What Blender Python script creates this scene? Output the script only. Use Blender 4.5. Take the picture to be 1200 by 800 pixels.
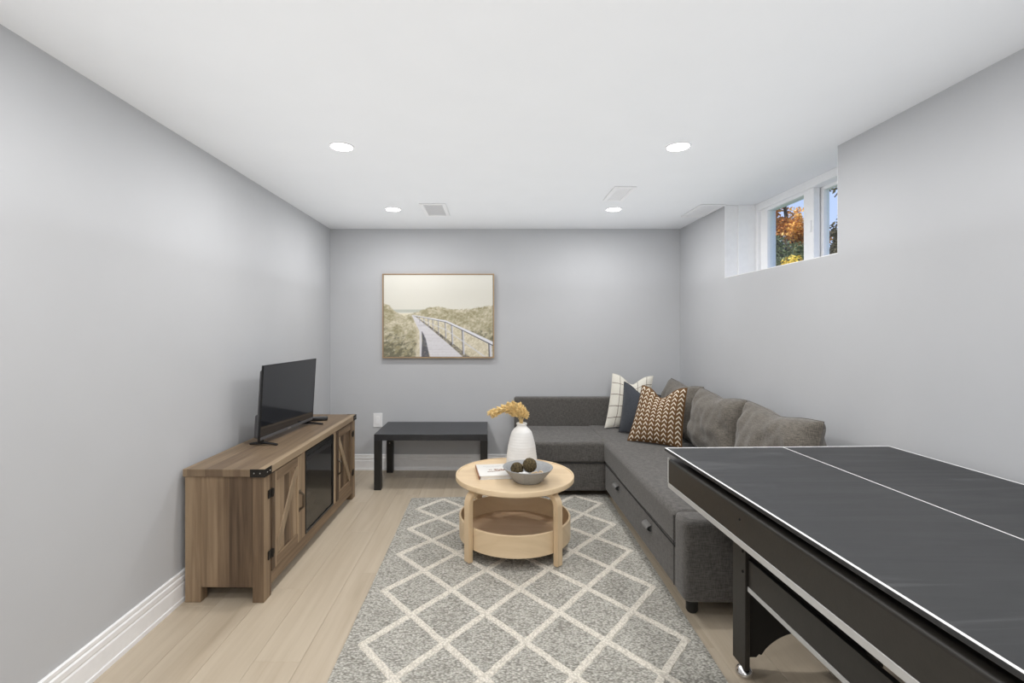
import bpy, bmesh, math, random
import numpy as np
from mathutils import Vector, Matrix, noise
for o in list(bpy.data.objects): bpy.data.objects.remove(o)
C = bpy.context.scene
COL = C.collection
PI = math.pi
random.seed(7)

# ------------------------------------------------------------------ camera
cd = bpy.data.cameras.new('camera'); cam = bpy.data.objects.new('camera', cd); COL.objects.link(cam)
cam.location = (0, 0, 1.3); cam.rotation_euler = (PI/2, 0, 0)
cd.sensor_width = 36; cd.lens = 570/1200*36; cd.shift_x = 25/1200; cd.shift_y = -15/1200
cd.clip_start = .02; cd.clip_end = 200
C.camera = cam
# ------------------------------------------------------------------ sky, sun, exposure
w = bpy.data.worlds.new('sky'); C.world = w; w.use_nodes = True
nt = w.node_tree; bg = nt.nodes['Background']
tc = nt.nodes.new('ShaderNodeTexCoord'); sx_ = nt.nodes.new('ShaderNodeSeparateXYZ'); cr = nt.nodes.new('ShaderNodeValToRGB')
nt.links.new(tc.outputs['Generated'], sx_.inputs[0]); nt.links.new(sx_.outputs[2], cr.inputs[0]); nt.links.new(cr.outputs[0], bg.inputs[0])
e = cr.color_ramp.elements; e[0].position = 0; e[0].color = (.60, .71, .98, 1); e[1].position = 1; e[1].color = (.30, .46, .92, 1)
bg.inputs[1].default_value = 1.1
sd = bpy.data.lights.new('sun', 'SUN'); so = bpy.data.objects.new('sun', sd); COL.objects.link(so)
sd.energy = 5.5; sd.angle = .01; sd.color = (1, .95, .86)
so.rotation_euler = Vector((-.75, -.45, .75)).to_track_quat('Z', 'Y').to_euler()
so.location = (-10, -6, 12)
vs = C.view_settings
vs.view_transform = 'Standard'; vs.look = 'None'; vs.gamma = 1; vs.exposure = 0.06; vs.use_curve_mapping = False
LAMP_POWER = 7.9
FILL_POWER = 15.0
CEILING_FILL_POWER = 31.0
# area lights added as soft fill, standing for no lamp of the room
def area(name, loc, rot, sx, sy, e, col=(1, 1, 1)):
    d = bpy.data.lights.new(name, 'AREA'); d.shape = 'RECTANGLE'; d.size = sx; d.size_y = sy; d.energy = e; d.color = col
    o = bpy.data.objects.new(name, d); COL.objects.link(o); o.location = loc; o.rotation_euler = rot
    return o
area('added_fill_behind_camera', (0.15, -2.35, 1.35), (PI/2, 0, 0), 2.6, 1.6, FILL_POWER, (1, .99, .97))  # unseen fill added behind the camera to brighten the room
up_fill = area('added_ceiling_fill', (0.13, 1.1, 1.60), (PI, 0, 0), 3.05, 6.5, CEILING_FILL_POWER, (.945, .975, 1)); up_fill.data.spread = math.radians(150)  # added upward light over the room, brightens the ceiling, no real flash

# ------------------------------------------------------------------ node helpers
class NB:
    def __init__(s, name):
        s.m = bpy.data.materials.new(name); s.m.use_nodes = True
        s.t = s.m.node_tree; s.p = s.t.nodes['Principled BSDF']; s.out = s.t.nodes['Material Output']
    def n(s, typ, **kw):
        x = s.t.nodes.new(typ)
        for k, v in kw.items(): setattr(x, k, v)
        return x
    def l(s, a, b): s.t.links.new(a, b)
    def put(s, sock, v):
        if isinstance(v, (int, float)): sock.default_value = v
        elif isinstance(v, (tuple, list)): sock.default_value = tuple(v) + ((1,) if len(v) == 3 and len(sock.default_value) == 4 else ())
        else: s.l(v, sock)
    def math(s, op, a, b=0.0, c=None):
        x = s.n('ShaderNodeMath', operation=op); s.put(x.inputs[0], a); s.put(x.inputs[1], b)
        if c is not None: s.put(x.inputs[2], c)
        return x.outputs[0]
    def coord(s, which='Object'): return s.n('ShaderNodeTexCoord').outputs[which]
    def mapping(s, v, scale=(1, 1, 1), loc=(0, 0, 0)):
        x = s.n('ShaderNodeMapping'); s.l(v, x.inputs[0]); s.put(x.inputs['Scale'], scale); s.put(x.inputs['Location'], loc); return x.outputs[0]
    def noise(s, v, scale=5, detail=4, rough=.5, dist=0):
        x = s.n('ShaderNodeTexNoise'); s.l(v, x.inputs['Vector']); x.inputs['Scale'].default_value = scale
        x.inputs['Detail'].default_value = detail; x.inputs['Roughness'].default_value = rough; x.inputs['Distortion'].default_value = dist
        return x.outputs['Fac']
    def voro(s, v, scale=5, out='Distance'):
        x = s.n('ShaderNodeTexVoronoi'); s.l(v, x.inputs['Vector']); x.inputs['Scale'].default_value = scale; return x.outputs[out]
    def ramp(s, f, stops):
        x = s.n('ShaderNodeValToRGB'); s.put(x.inputs[0], f); e = x.color_ramp.elements
        while len(e) < len(stops): e.new(.5)
        for i, (p, c) in enumerate(stops): e[i].position = p; e[i].color = tuple(c) + (1,)
        return x.outputs[0]
    def mix(s, f, a, b, mode='MIX'):
        x = s.n('ShaderNodeMix', data_type='RGBA', blend_type=mode)
        s.put(x.inputs[0], f); s.put(x.inputs[6], a); s.put(x.inputs[7], b); return x.outputs[2]
    def sep(s, v):
        x = s.n('ShaderNodeSeparateXYZ'); s.l(v, x.inputs[0]); return x.outputs
    def comb(s, a, b, c):
        x = s.n('ShaderNodeCombineXYZ'); s.put(x.inputs[0], a); s.put(x.inputs[1], b); s.put(x.inputs[2], c); return x.outputs[0]
    def bump(s, h, strength=.3, dist=.01):
        x = s.n('ShaderNodeBump'); s.put(x.inputs['Height'], h); x.inputs['Strength'].default_value = strength; x.inputs['Distance'].default_value = dist
        s.l(x.outputs[0], s.p.inputs['Normal'])
    def base(s, c): s.put(s.p.inputs['Base Color'], c)
    def rough(s, r): s.put(s.p.inputs['Roughness'], r)
    def metal(s, r): s.p.inputs['Metallic'].default_value = r
    def spec(s, r): s.p.inputs['Specular IOR Level'].default_value = r

def simple(name, col, rough=.5, metal=0, var=.06, scale=30, bump=0, spec=.5):
    b = NB(name); c = b.coord(); n = b.noise(c, scale, 3)
    lo = tuple(max(0, x*(1-var)) for x in col); hi = tuple(min(1, x*(1+var)) for x in col)
    b.base(b.ramp(n, [(.3, lo), (.7, hi)])); b.rough(rough); b.metal(metal); b.spec(spec)
    if bump: b.bump(b.noise(c, scale*4, 3), bump, .002)
    return b.m

def wood(name, stops, axis='Y', board=.07, rough=.55, spread=.35, along=3.0, across=60, bump=.15, cross=.97):
    """axis = grain direction in the part's own space; tone shifts from strip to strip"""
    b = NB(name); c = b.coord(); s = b.sep(c)
    i = 'XYZ'.index(axis); o = [k for k in range(3) if k != i]
    acr = b.math('ADD', s[o[0]], b.math('MULTIPLY', s[o[1]], cross))
    strip = b.math('FLOOR', b.math('DIVIDE', acr, board))
    wn = b.n('ShaderNodeTexWhiteNoise', noise_dimensions='1D'); b.l(strip, wn.inputs['W'])
    oi = b.n('ShaderNodeObjectInfo').outputs['Random']
    al = b.math('ADD', b.math('MULTIPLY', s[i], along), b.math('MULTIPLY', oi, 23.0))
    v = b.comb(al, b.math('MULTIPLY', acr, across), b.math('MULTIPLY', wn.outputs[0], 9.0))
    g = b.noise(v, 1.0, 6, .6, .6)
    v2 = b.comb(b.math('MULTIPLY', al, .5), b.math('MULTIPLY', acr, across*.22), b.math('MULTIPLY', wn.outputs[0], 5.0))
    g2 = b.noise(v2, 1.0, 3, .5, 1.2)
    f = b.math('ADD', b.math('MULTIPLY', g, .55), b.math('MULTIPLY', g2, .45))
    f = b.math('ADD', f, b.math('MULTIPLY', b.math('SUBTRACT', wn.outputs[0], .5), spread))
    f = b.math('ADD', f, b.math('MULTIPLY', b.math('SUBTRACT', oi, .5), spread*.4))
    b.base(b.ramp(f, stops)); b.rough(rough); b.bump(g, bump, .002)
    return b.m

def fabric(name, col, scale=450, var=.3, bump=.4, blot=.15):
    b = NB(name); c = b.coord()
    a = b.noise(b.mapping(c, (1, 1, .12)), scale, 2); d = b.noise(b.mapping(c, (.12, .12, 1)), scale, 2)
    f = b.math('MULTIPLY', b.math('ADD', a, d), .5)
    lo = tuple(x*(1-var) for x in col); hi = tuple(min(1, x*(1+var)) for x in col)
    cc = b.ramp(f, [(.38, lo), (.62, hi)])
    big = b.noise(c, 6, 4)
    cc = b.mix(b.math('MULTIPLY', big, blot*2), cc, tuple(x*.72 for x in col))
    b.base(cc); b.rough(.92); b.spec(.2); b.bump(f, bump, .002)
    b.p.inputs['Sheen Weight'].default_value = .25; b.p.inputs['Sheen Roughness'].default_value = .5
    return b.m

# ------------------------------------------------------------------ mesh helpers
def box(bm, x0, x1, y0, y1, z0, z1):
    v = [bm.verts.new(p) for p in ((x0,y0,z0),(x1,y0,z0),(x1,y1,z0),(x0,y1,z0),(x0,y0,z1),(x1,y0,z1),(x1,y1,z1),(x0,y1,z1))]
    for f in ((3,2,1,0),(4,5,6,7),(0,1,5,4),(1,2,6,5),(2,3,7,6),(3,0,4,7)): bm.faces.new([v[i] for i in f])
    return v
def bevel(bm, w, seg=2):
    bmesh.ops.bevel(bm, geom=list(bm.edges), offset=w, segments=seg, profile=.6, affect='EDGES', clamp_overlap=True)
def bbox(x0, x1, y0, y1, z0, z1, w=.003, seg=2):
    bm = bmesh.new(); box(bm, x0, x1, y0, y1, z0, z1)
    if w: bevel(bm, w, seg)
    return bm
def lathe(profile, seg=48, cap=True, cx=0, cy=0, bm=None):
    bm = bm or bmesh.new(); rings = []
    for r, z in profile:
        if r < 1e-6: rings.append([bm.verts.new((cx, cy, z))])
        else: rings.append([bm.verts.new((cx+r*math.cos(2*PI*k/seg), cy+r*math.sin(2*PI*k/seg), z)) for k in range(seg)])
    for a, b in zip(rings, rings[1:]):
        for k in range(seg):
            k2 = (k+1) % seg
            if len(a) == 1 and len(b) == 1: continue
            if len(a) == 1: bm.faces.new((a[0], b[k], b[k2]))
            elif len(b) == 1: bm.faces.new((a[k], a[k2], b[0]))
            else: bm.faces.new((a[k], a[k2], b[k2], b[k]))
    if cap:
        if len(rings[0]) > 1: bm.faces.new(rings[0][::-1])
        if len(rings[-1]) > 1: bm.faces.new(rings[-1])
    bmesh.ops.recalc_face_normals(bm, faces=bm.faces)
    return bm
def tube(bm, pts, rad, seg=8):
    pts = [Vector(p) for p in pts]; rings = []
    for i, p in enumerate(pts):
        t = (pts[min(i+1, len(pts)-1)] - pts[max(i-1, 0)]).normalized()
        a = t.orthogonal().normalized() if i == 0 else (pa - t*pa.dot(t)).normalized()
        pa = a; b = t.cross(a)
        r = rad[i] if isinstance(rad, (list, tuple)) else rad
        rings.append([bm.verts.new(p + (a*math.cos(2*PI*k/seg) + b*math.sin(2*PI*k/seg))*r) for k in range(seg)])
    for a, b in zip(rings, rings[1:]):
        for k in range(seg): bm.faces.new((a[k], a[(k+1) % seg], b[(k+1) % seg], b[k]))
    bm.faces.new(rings[0][::-1]); bm.faces.new(rings[-1])
    return bm
def strip(bm, pts, side, up_fn, wid, th):
    """rectangular section swept along pts; side = constant width direction"""
    pts = [Vector(p) for p in pts]; side = Vector(side).normalized(); rings = []
    for i, p in enumerate(pts):
        t = (pts[min(i+1, len(pts)-1)] - pts[max(i-1, 0)]).normalized(); n = side.cross(t).normalized()
        rings.append([bm.verts.new(p + side*a*wid/2 + n*b*th/2) for a, b in ((-1,-1),(1,-1),(1,1),(-1,1))])
    for a, b in zip(rings, rings[1:]):
        for k in range(4): bm.faces.new((a[k], a[(k+1) % 4], b[(k+1) % 4], b[k]))
    bm.faces.new(rings[0][::-1]); bm.faces.new(rings[-1])
    bmesh.ops.recalc_face_normals(bm, faces=bm.faces)
    return bm
def prism(bm, poly, axis, a0, a1):
    """poly in the two other axes, extruded along axis"""
    def P(u, v, a): return {'X': (a, u, v), 'Y': (u, a, v), 'Z': (u, v, a)}[axis]
    A = [bm.verts.new(P(u, v, a0)) for u, v in poly]; B = [bm.verts.new(P(u, v, a1)) for u, v in poly]
    n = len(poly)
    for k in range(n): bm.faces.new((A[k], A[(k+1) % n], B[(k+1) % n], B[k]))
    bm.faces.new(A[::-1]); bm.faces.new(B)
    bmesh.ops.recalc_face_normals(bm, faces=bm.faces)
    return bm
def obj(name, bm, mat, parent=None, smooth=False, **props):
    me = bpy.data.meshes.new(name); bm.normal_update(); bm.to_mesh(me); bm.free()
    if mat: me.materials.append(mat)
    if smooth:
        for p in me.polygons: p.use_smooth = True
        try: me.set_sharp_from_angle(angle=math.radians(40))
        except Exception: pass
    o = bpy.data.objects.new(name, me); COL.objects.link(o)
    if parent: o.parent = parent
    for k, v in props.items(): o[k] = v
    return o
def thing(name, label, cat, loc=(0, 0, 0), rotz=0, group=None):
    o = bpy.data.objects.new(name, None); COL.objects.link(o); o.empty_display_size = .1
    o.location = loc; o.rotation_euler = (0, 0, rotz); o['label'] = label; o['category'] = cat
    if group: o['group'] = group
    return o
def tag(o, label, cat, group=None):
    o['label'] = label; o['category'] = cat
    if group: o['group'] = group
    return o
def struct(name, bm, mat, parent=None, **k):
    o = obj(name, bm, mat, parent, **k)
    if not parent: o['kind'] = 'structure'
    return o
def copy_tree(o, parent=None):
    c = o.copy(); COL.objects.link(c)
    if parent: c.parent = parent
    for ch in [x for x in COL.objects if x.parent == o]: copy_tree(ch, c)
    return c

# ------------------------------------------------------------------ materials
b = NB('wall_paint'); c = b.coord(); b.base(b.ramp(b.noise(c, 3, 3), [(.2, (.50, .509, .528)), (.8, (.52, .529, .548))])); b.rough(.75); b.bump(b.noise(c, 260, 2), .06, .001); M_wall = b.m
b = NB('ceiling_paint'); c = b.coord(); b.base(b.ramp(b.noise(c, 4, 3), [(.2, (.80, .812, .83)), (.8, (.82, .832, .85))])); b.rough(.85); b.bump(b.noise(c, 300, 2), .05, .001); M_ceil = b.m
M_trim = simple('white_trim_paint', (.90, .90, .91), .35, var=.02)
M_vinyl = simple('white_vinyl', (.92, .925, .935), .3, var=.015)
M_plank = wood('oak_plank', [(.18, (.33, .262, .185)), (.42, (.455, .378, .283)), (.62, (.525, .447, .345)), (.85, (.59, .51, .405))], 'Y', 5.0, .42, .12, 1.1, 26, .08)
M_under = simple('subfloor', (.16, .13, .1), .9)
TAUPE = [(.15, (.070, .042, .023)), (.38, (.150, .098, .057)), (.6, (.25, .173, .105)), (.88, (.40, .295, .19))]
TOPW = [(.12, (.14, .093, .055)), (.35, (.235, .168, .105)), (.58, (.36, .27, .175)), (.85, (.53, .42, .29))]
M_wz = wood('rustic_wood_upright', TAUPE, 'Z', .055, .6, .62, 2.2, 45)
M_wy = wood('rustic_wood_lengthwise', TAUPE, 'Y', .3, .6, .2, 2.2, 45)
M_wt = wood('rustic_wood_top', TOPW, 'Y', .085, .5, .58, 1.6, 40, cross=.05)
M_birch = wood('birch_veneer', [(.2, (.60, .44, .265)), (.5, (.72, .555, .36)), (.8, (.80, .64, .44))], 'X', 4.0, .42, .1, 2.5, 22, .04)
M_birchz = wood('birch_bentwood', [(.2, (.57, .41, .24)), (.5, (.69, .52, .33)), (.8, (.77, .61, .41))], 'Z', 4.0, .42, .1, 3, 40, .04)
M_tray = wood('tray_bottom_veneer', [(.2, (.42, .28, .17)), (.5, (.53, .37, .235)), (.8, (.62, .45, .30))], 'X', 4.0, .5, .1, 2.5, 22, .04)
M_black = simple('black_lacquer', (.012, .0115, .011), .42, var=.1)
M_benchtop = simple('black_brown_table_foil', (.02, .021, .025), .33, var=.1)
M_iron = simple('dark_iron', (.03, .027, .024), .5, .7, bump=.2)
M_bronze = simple('bronze_handle', (.10, .078, .058), .4, .8)
M_tvblack = simple('glossy_black_plastic', (.012, .012, .013), .22)
M_tvgrey = simple('grey_plastic', (.09, .09, .095), .45)
M_stud = simple('rivet_steel', (.35, .34, .32), .4, .8)
M_sofa = fabric('charcoal_sofa_fabric', (.106, .099, .092), 330, .42, .6)
M_cush = fabric('taupe_grey_cushion_fabric', (.145, .130, .111), 330, .38, .6)
M_navy = fabric('slate_blue_linen', (.058, .064, .076), 500, .25)
M_seam = simple('black_seam', (.02, .02, .02), .9)
M_sleg = simple('black_plastic_foot', (.015, .015, .015), .45)
M_white_cer = simple('matte_white_ceramic', (.80, .79, .77), .55, var=.03, scale=12)
M_bowl = simple('grey_stoneware', (.33, .335, .34), .6, var=.08, scale=90, bump=.1)
M_moss = simple('brown_moss', (.085, .062, .028), .95, var=.75, scale=110, bump=1.0)
M_shell = simple('white_shell', (.75, .74, .72), .6)
M_chip = simple('pale_wood_curl', (.66, .49, .31), .7, var=.2, scale=60)
M_straw = simple('golden_dried_grass', (.80, .58, .27), .8, var=.3, scale=60)
M_paper = simple('book_pages', (.75, .73, .69), .8)
M_spine = simple('tan_book_spine', (.33, .17, .10), .55)
M_chrome = simple('chrome', (.75, .75, .76), .15, 1, var=.02)
M_body = simple('black_brown_vinyl', (.021, .0185, .0155), .42, var=.1, bump=.12)
M_silver = simple('silver_strip', (.52, .52, .51), .35, .15, var=.03)
M_lineW = simple('white_line_paint', (.82, .82, .82), .5, var=.03)
M_plate = simple('white_plastic', (.84, .84, .85), .3, var=.01)
M_dark = simple('black_void', (.006, .006, .006), .9)
M_oakframe = wood('light_oak_frame', [(.2, (.36, .24, .13)), (.8, (.52, .37, .22))], 'Z', .5, .5)
M_ivory = None

b = NB('tv_screen'); c = b.coord(); b.base(b.ramp(b.noise(c, 2, 2), [(.3, (.012, .013, .016)), (.7, (.014, .015, .018))])); b.rough(.07); b.spec(.8); M_screen = b.m
b = NB('firebox_glass'); c = b.coord()
tr = b.n('ShaderNodeBsdfTransparent'); tr.inputs[0].default_value = (.55, .55, .55, 1)
gl = b.n('ShaderNodeBsdfGlossy'); gl.inputs['Roughness'].default_value = .06; gl.inputs[0].default_value = (.8, .8, .8, 1)
mx = b.n('ShaderNodeMixShader'); lw = b.n('ShaderNodeLayerWeight'); lw.inputs[0].default_value = .5
b.l(b.math('ADD', b.math('MULTIPLY', b.math('POWER', lw.outputs['Facing'], 3.0), .5), .06), mx.inputs[0]); b.l(tr.outputs[0], mx.inputs[1]); b.l(gl.outputs[0], mx.inputs[2]); b.l(mx.outputs[0], b.out.inputs[0]); M_fglass = b.m
b = NB('window_glass')
tr = b.n('ShaderNodeBsdfTransparent'); tr.inputs[0].default_value = (.95, .97, .97, 1)
gl = b.n('ShaderNodeBsdfGlossy'); gl.inputs['Roughness'].default_value = .02
mx = b.n('ShaderNodeMixShader'); lw = b.n('ShaderNodeLayerWeight'); lw.inputs[0].default_value = .5
b.l(b.math('ADD', b.math('MULTIPLY', b.math('POWER', lw.outputs['Facing'], 4.0), .3), .02), mx.inputs[0]); b.l(tr.outputs[0], mx.inputs[1]); b.l(gl.outputs[0], mx.inputs[2]); b.l(mx.outputs[0], b.out.inputs[0]); M_glass = b.m
b = NB('lamp_lens'); b.p.inputs['Emission Color'].default_value = (1, .98, .95, 1); b.p.inputs['Emission Strength'].default_value = 14; M_lens = b.m

# game table playing surface: charcoal with faint chalky scuffs
b = NB('playing_surface'); c = b.coord()
base = b.ramp(b.noise(c, 3, 4), [(.3, (.026, .027, .029)), (.7, (.034, .035, .037))])
sc = b.noise(b.mapping(c, (.8, 9, 1)), 1.5, 6, .62, 1.2)
b.base(b.mix(b.ramp(sc, [(.57, (0, 0, 0)), (.78, (.36, .36, .36))]), base, (.16, .165, .17))); b.rough(b.ramp(sc, [(.3, (.40, .40, .40)), (.7, (.5, .5, .5))])); b.spec(.32); M_play = b.m

# rug yarns
b = NB('grey_rug_wool'); c = b.coord()
vz = b.n('ShaderNodeTexVoronoi'); b.l(b.mapping(c, (1, 1.9, 1)), vz.inputs['Vector']); vz.inputs['Scale'].default_value = 95
n1 = b.noise(c, 5, 5); n2 = b.noise(b.mapping(c, (1, 2, 1)), 150, 3)
cell = b.sep(vz.outputs['Color'])[0]
f = b.math('ADD', b.math('MULTIPLY', cell, .45), b.math('ADD', b.math('MULTIPLY', n2, .3), b.math('MULTIPLY', n1, .3)))
cc = b.ramp(f, [(.22, (.28, .262, .225)), (.42, (.46, .445, .40)), (.62, (.58, .563, .51)), (.85, (.70, .68, .625))])
cc = b.mix(b.ramp(vz.outputs['Distance'], [(.35, (0, 0, 0)), (.8, (.75, .75, .75))]), cc, (.16, .15, .13))
b.base(cc); b.rough(.95); b.spec(.1); b.bump(b.math('SUBTRACT', 1.0, vz.outputs['Distance']), .8, .006); M_rug = b.m
b = NB('ivory_rug_braid'); c = b.coord()
vz = b.n('ShaderNodeTexVoronoi'); b.l(c, vz.inputs['Vector']); vz.inputs['Scale'].default_value = 110
cc = b.ramp(vz.outputs['Distance'], [(.2, (.82, .775, .69)), (.75, (.56, .52, .455))])
b.base(cc); b.rough(.95); b.spec(.1); b.bump(b.math('SUBTRACT', 1.0, vz.outputs['Distance']), .7, .006); M_ivory = b.m

# patterned pillow covers (UV driven print)
def pillow_print(kind):
    b = NB(kind); uv = b.sep(b.coord('UV')); u, v = uv[0], uv[1]
    if kind == 'rust_chevron_print':
        cu = b.math('FRACT', b.math('MULTIPLY', u, 8.0)); d = b.math('ABSOLUTE', b.math('SUBTRACT', cu, .5))
        ph = b.math('FRACT', b.math('ADD', b.math('MULTIPLY', v, 12.5), b.math('MULTIPLY', d, 1.7)))
        on = b.math('MULTIPLY', b.math('LESS_THAN', ph, .34), b.math('LESS_THAN', d, .37))
        col = b.mix(on, (.165, .088, .038), (.82, .75, .63)); h = on
    else:
        nz = b.math('MULTIPLY', b.math('SUBTRACT', b.noise(b.coord('UV'), 6, 2), .5), .03)
        lu = b.math('LESS_THAN', b.math('FRACT', b.math('ADD', b.math('MULTIPLY', b.math('ADD', u, nz), 4.6), .15)), .055)
        lv = b.math('LESS_THAN', b.math('FRACT', b.math('ADD', b.math('MULTIPLY', b.math('ADD', v, nz), 4.6), .2)), .055)
        on = b.math('MAXIMUM', lu, lv)
        col = b.mix(on, (.80, .77, .69), (.17, .13, .10)); h = on
    c = b.coord(); wv = b.noise(c, 420, 2)
    b.base(b.mix(.25, col, b.ramp(wv, [(.3, (.3, .3, .3)), (.7, (1, 1, 1))]), 'MULTIPLY')); b.rough(.95); b.spec(.15); b.bump(wv, .3, .002)
    return b.m
M_chev = pillow_print('rust_chevron_print'); M_pane = pillow_print('ivory_windowpane_weave')

# ------------------------------------------------------------------ setting
XL, XR, YB, YF, H = -1.478, 1.745, 4.48, -2.6, 2.218
bm = bmesh.new(); box(bm, XL-.12, XL, YF-.12, YB+.12, -.05, H+.02); struct('wall_left', bm, M_wall)
bm = bmesh.new(); box(bm, XL, XR+.4, YB, YB+.12, -.05, H+.02); struct('wall_back', bm, M_wall)
bm = bmesh.new(); box(bm, XL, XR+.4, YF-.12, YF, -.05, H+.02); struct('wall_front', bm, M_wall)
WY0, WY1, WZ, WX = 2.446, 3.63, 1.678, 2.10
bm = bmesh.new()
box(bm, XR, WX, YF, YB, -.05, WZ); box(bm, XR, WX, YF, WY0, WZ, H+.02); box(bm, XR, WX, WY1, YB, WZ, H+.02)
struct('wall_right', bm, M_wall)
bm = bmesh.new(); box(bm, XL-.12, WX, YF-.12, YB+.12, H, H+.15); struct('ceiling', bm, M_ceil)
bm = bmesh.new(); box(bm, XL-.1, XR+.1, YF, YB+.05, -.05, -.012); fl = struct('floor', bm, M_under)
# floor planks: one object per plank, alike ones share a mesh
PW, PL = .184, 1.22
def plank_mesh(x0, x1, y0, y1):
    bm = bbox(x0, x1, y0, y1, -.012, 0, .0007, 1)
    me = bpy.data.meshes.new('plank'); bm.to_mesh(me); bm.free(); me.materials.append(M_plank); return me
full = plank_mesh(0.0004, PW-.0004, .0004, PL-.0004)
x = XL; k = 0
while x < XR-.001:
    off = (k*.437) % 1 * PL; y = YF - off
    while y < YB:
        a, bb = max(y, YF), min(y+PL, YB); xr = min(x+PW, XR)
        if bb-a > .02:
            me = full if (bb-a > PL-.001 and xr-x > PW-.001) else plank_mesh(0.0004, xr-x-.0004, .0004, bb-a-.0004)
            o = bpy.data.objects.new('plank', me); COL.objects.link(o); o.parent = fl; o.location = (x, a, 0)
        y += PL
    x += PW; k += 1
# baseboards
BP = [(0, 0), (.016, 0), (.016, .018), (.0125, .022), (.0125, .085), (.0095, .092), (.0115, .1), (.0115, .118), (.007, .124), (.009, .13), (.009, .142), (.005, .146), (0, .146)]
bm = bmesh.new(); prism(bm, [(XL+u, v) for u, v in BP], 'Y', YF, YB); struct('baseboard_left', bm, M_trim)
bm = bmesh.new(); prism(bm, [(XR-u, v) for u, v in BP], 'Y', YF, YB); struct('baseboard_right', bm, M_trim)
bm = bmesh.new(); prism(bm, [(YB-u, v) for u, v in BP], 'X', XL+.016, XR-.016); struct('baseboard_back', bm, M_trim)

# window
win = bpy.data.objects.new('window_1', None); COL.objects.link(win); win['kind'] = 'structure'; win.location = (2.0, (WY0+WY1)/2, WZ)
def wpart(name, boxes, mat, w=.003, parent=win):
    bm = bmesh.new()
    for q in boxes: box(bm, *q)
    if w: bevel(bm, w, 2)
    for v in bm.verts: v.co -= Vector(win.location)
    return obj(name, bm, mat, parent)
wpart('window_sill', [(XR+.001, 2.0, WY0+.001, WY1-.001, WZ, WZ+.004)], M_trim, 0)
wpart('reveal', [(XR+.001, 1.84, WY1-.003, WY1, WZ, H)], M_trim, 0)
wpart('reveal', [(XR+.001, 1.84, WY0, WY0+.003, WZ, H)], M_trim, 0)
wpart('jamb_liner', [(1.84, 1.97, WY1-.018, WY1, WZ+.004, H)], M_vinyl)
wpart('jamb_liner', [(1.84, 1.97, WY0, WY0+.018, WZ+.004, H)], M_vinyl)
F0, F1 = WY0+.02, WY1-.02
wpart('window_frame', [(1.965, WX, WY0, F0+.03, WZ+.004, H), (1.965, WX, F1-.03, WY1, WZ+.004, H), (1.965, WX, F0+.03, F1-.03, 2.168, H), (1.965, WX, F0+.03, F1-.03, WZ+.004, WZ+.03)], M_vinyl)
YM = 3.035
s1 = wpart('sash', [(1.985, 2.025, 3.49, F1-.031, WZ+.03, 2.168), (1.985, 2.025, YM-.045, YM+.05, WZ+.03, 2.168), (1.985, 2.025, YM+.05, 3.49, 2.148, 2.168), (1.985, 2.025, YM+.05, 3.49, WZ+.03, WZ+.055)], M_vinyl)
wpart('glass_pane', [(2.003, 2.007, YM+.05, 3.49, WZ+.055, 2.148)], M_glass, 0, s1)
s2 = wpart('sash', [(2.032, 2.07, YM-.065, YM+.04, WZ+.03, 2.168), (2.032, 2.07, F0+.031, F0+.08, WZ+.03, 2.168), (2.032, 2.07, F0+.08, YM-.065, 2.148, 2.168), (2.032, 2.07, F0+.08, YM-.065, WZ+.03, WZ+.055)], M_vinyl)
wpart('glass_pane', [(2.05, 2.054, F0+.08, YM-.065, WZ+.055, 2.148)], M_glass, 0, s2)
wpart('sash_latch', [(1.975, 1.986, YM-.03, YM-.012, 1.9, 1.97)], M_vinyl, .002, s1)

# ------------------------------------------------------------------ downlights and vents
def downlight(x, y, label):
    t = thing('downlight', label, 'ceiling light', (x, y, H-.001), 0, 'recessed ceiling downlights')
    obj('trim_ring', lathe([(.052, -.002), (.056, -.005), (.060, -.004), (.062, 0), (.052, 0)], 40, False), M_plate, t, True)
    o = obj('lens', lathe([(0, -.0045), (.050, -.0045), (.0535, -.0005)], 40, False), M_lens, t, True)
    d = bpy.data.lights.new('downlight_lamp', 'AREA'); d.shape = 'DISK'; d.size = .095; d.energy = LAMP_POWER; d.color = (1, .985, .965)
    lo = bpy.data.objects.new('downlight_lamp', d); COL.objects.link(lo); lo.parent = t; lo.location = (0, 0, -.012)
LX0, LX1 = -.75, .945
for x, side in ((LX0, 'left'), (LX1, 'right')):
    for y, far in ((3.735, 'far'), (2.45, 'near')):
        downlight(x, y, {('left','far'): 'round lit ceiling downlight beside the square-slatted vent, left of the far pair',
                         ('right','far'): 'round lit ceiling downlight just below the small vent, right of the far pair',
                         ('left','near'): 'round lit ceiling downlight above the television side, left of the near pair',
                         ('right','near'): 'round lit ceiling downlight closest to the window, right of the near pair'}[(side, far)])
    for y, q in ((1.17, 'just past the top edge of the picture'), (-.11, 'straight above the photographer'), (-1.39, 'behind the photographer')): downlight(x, y, 'round ceiling downlight on the %s, %s' % ('television side' if x < 0 else 'games table side', q))
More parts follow.
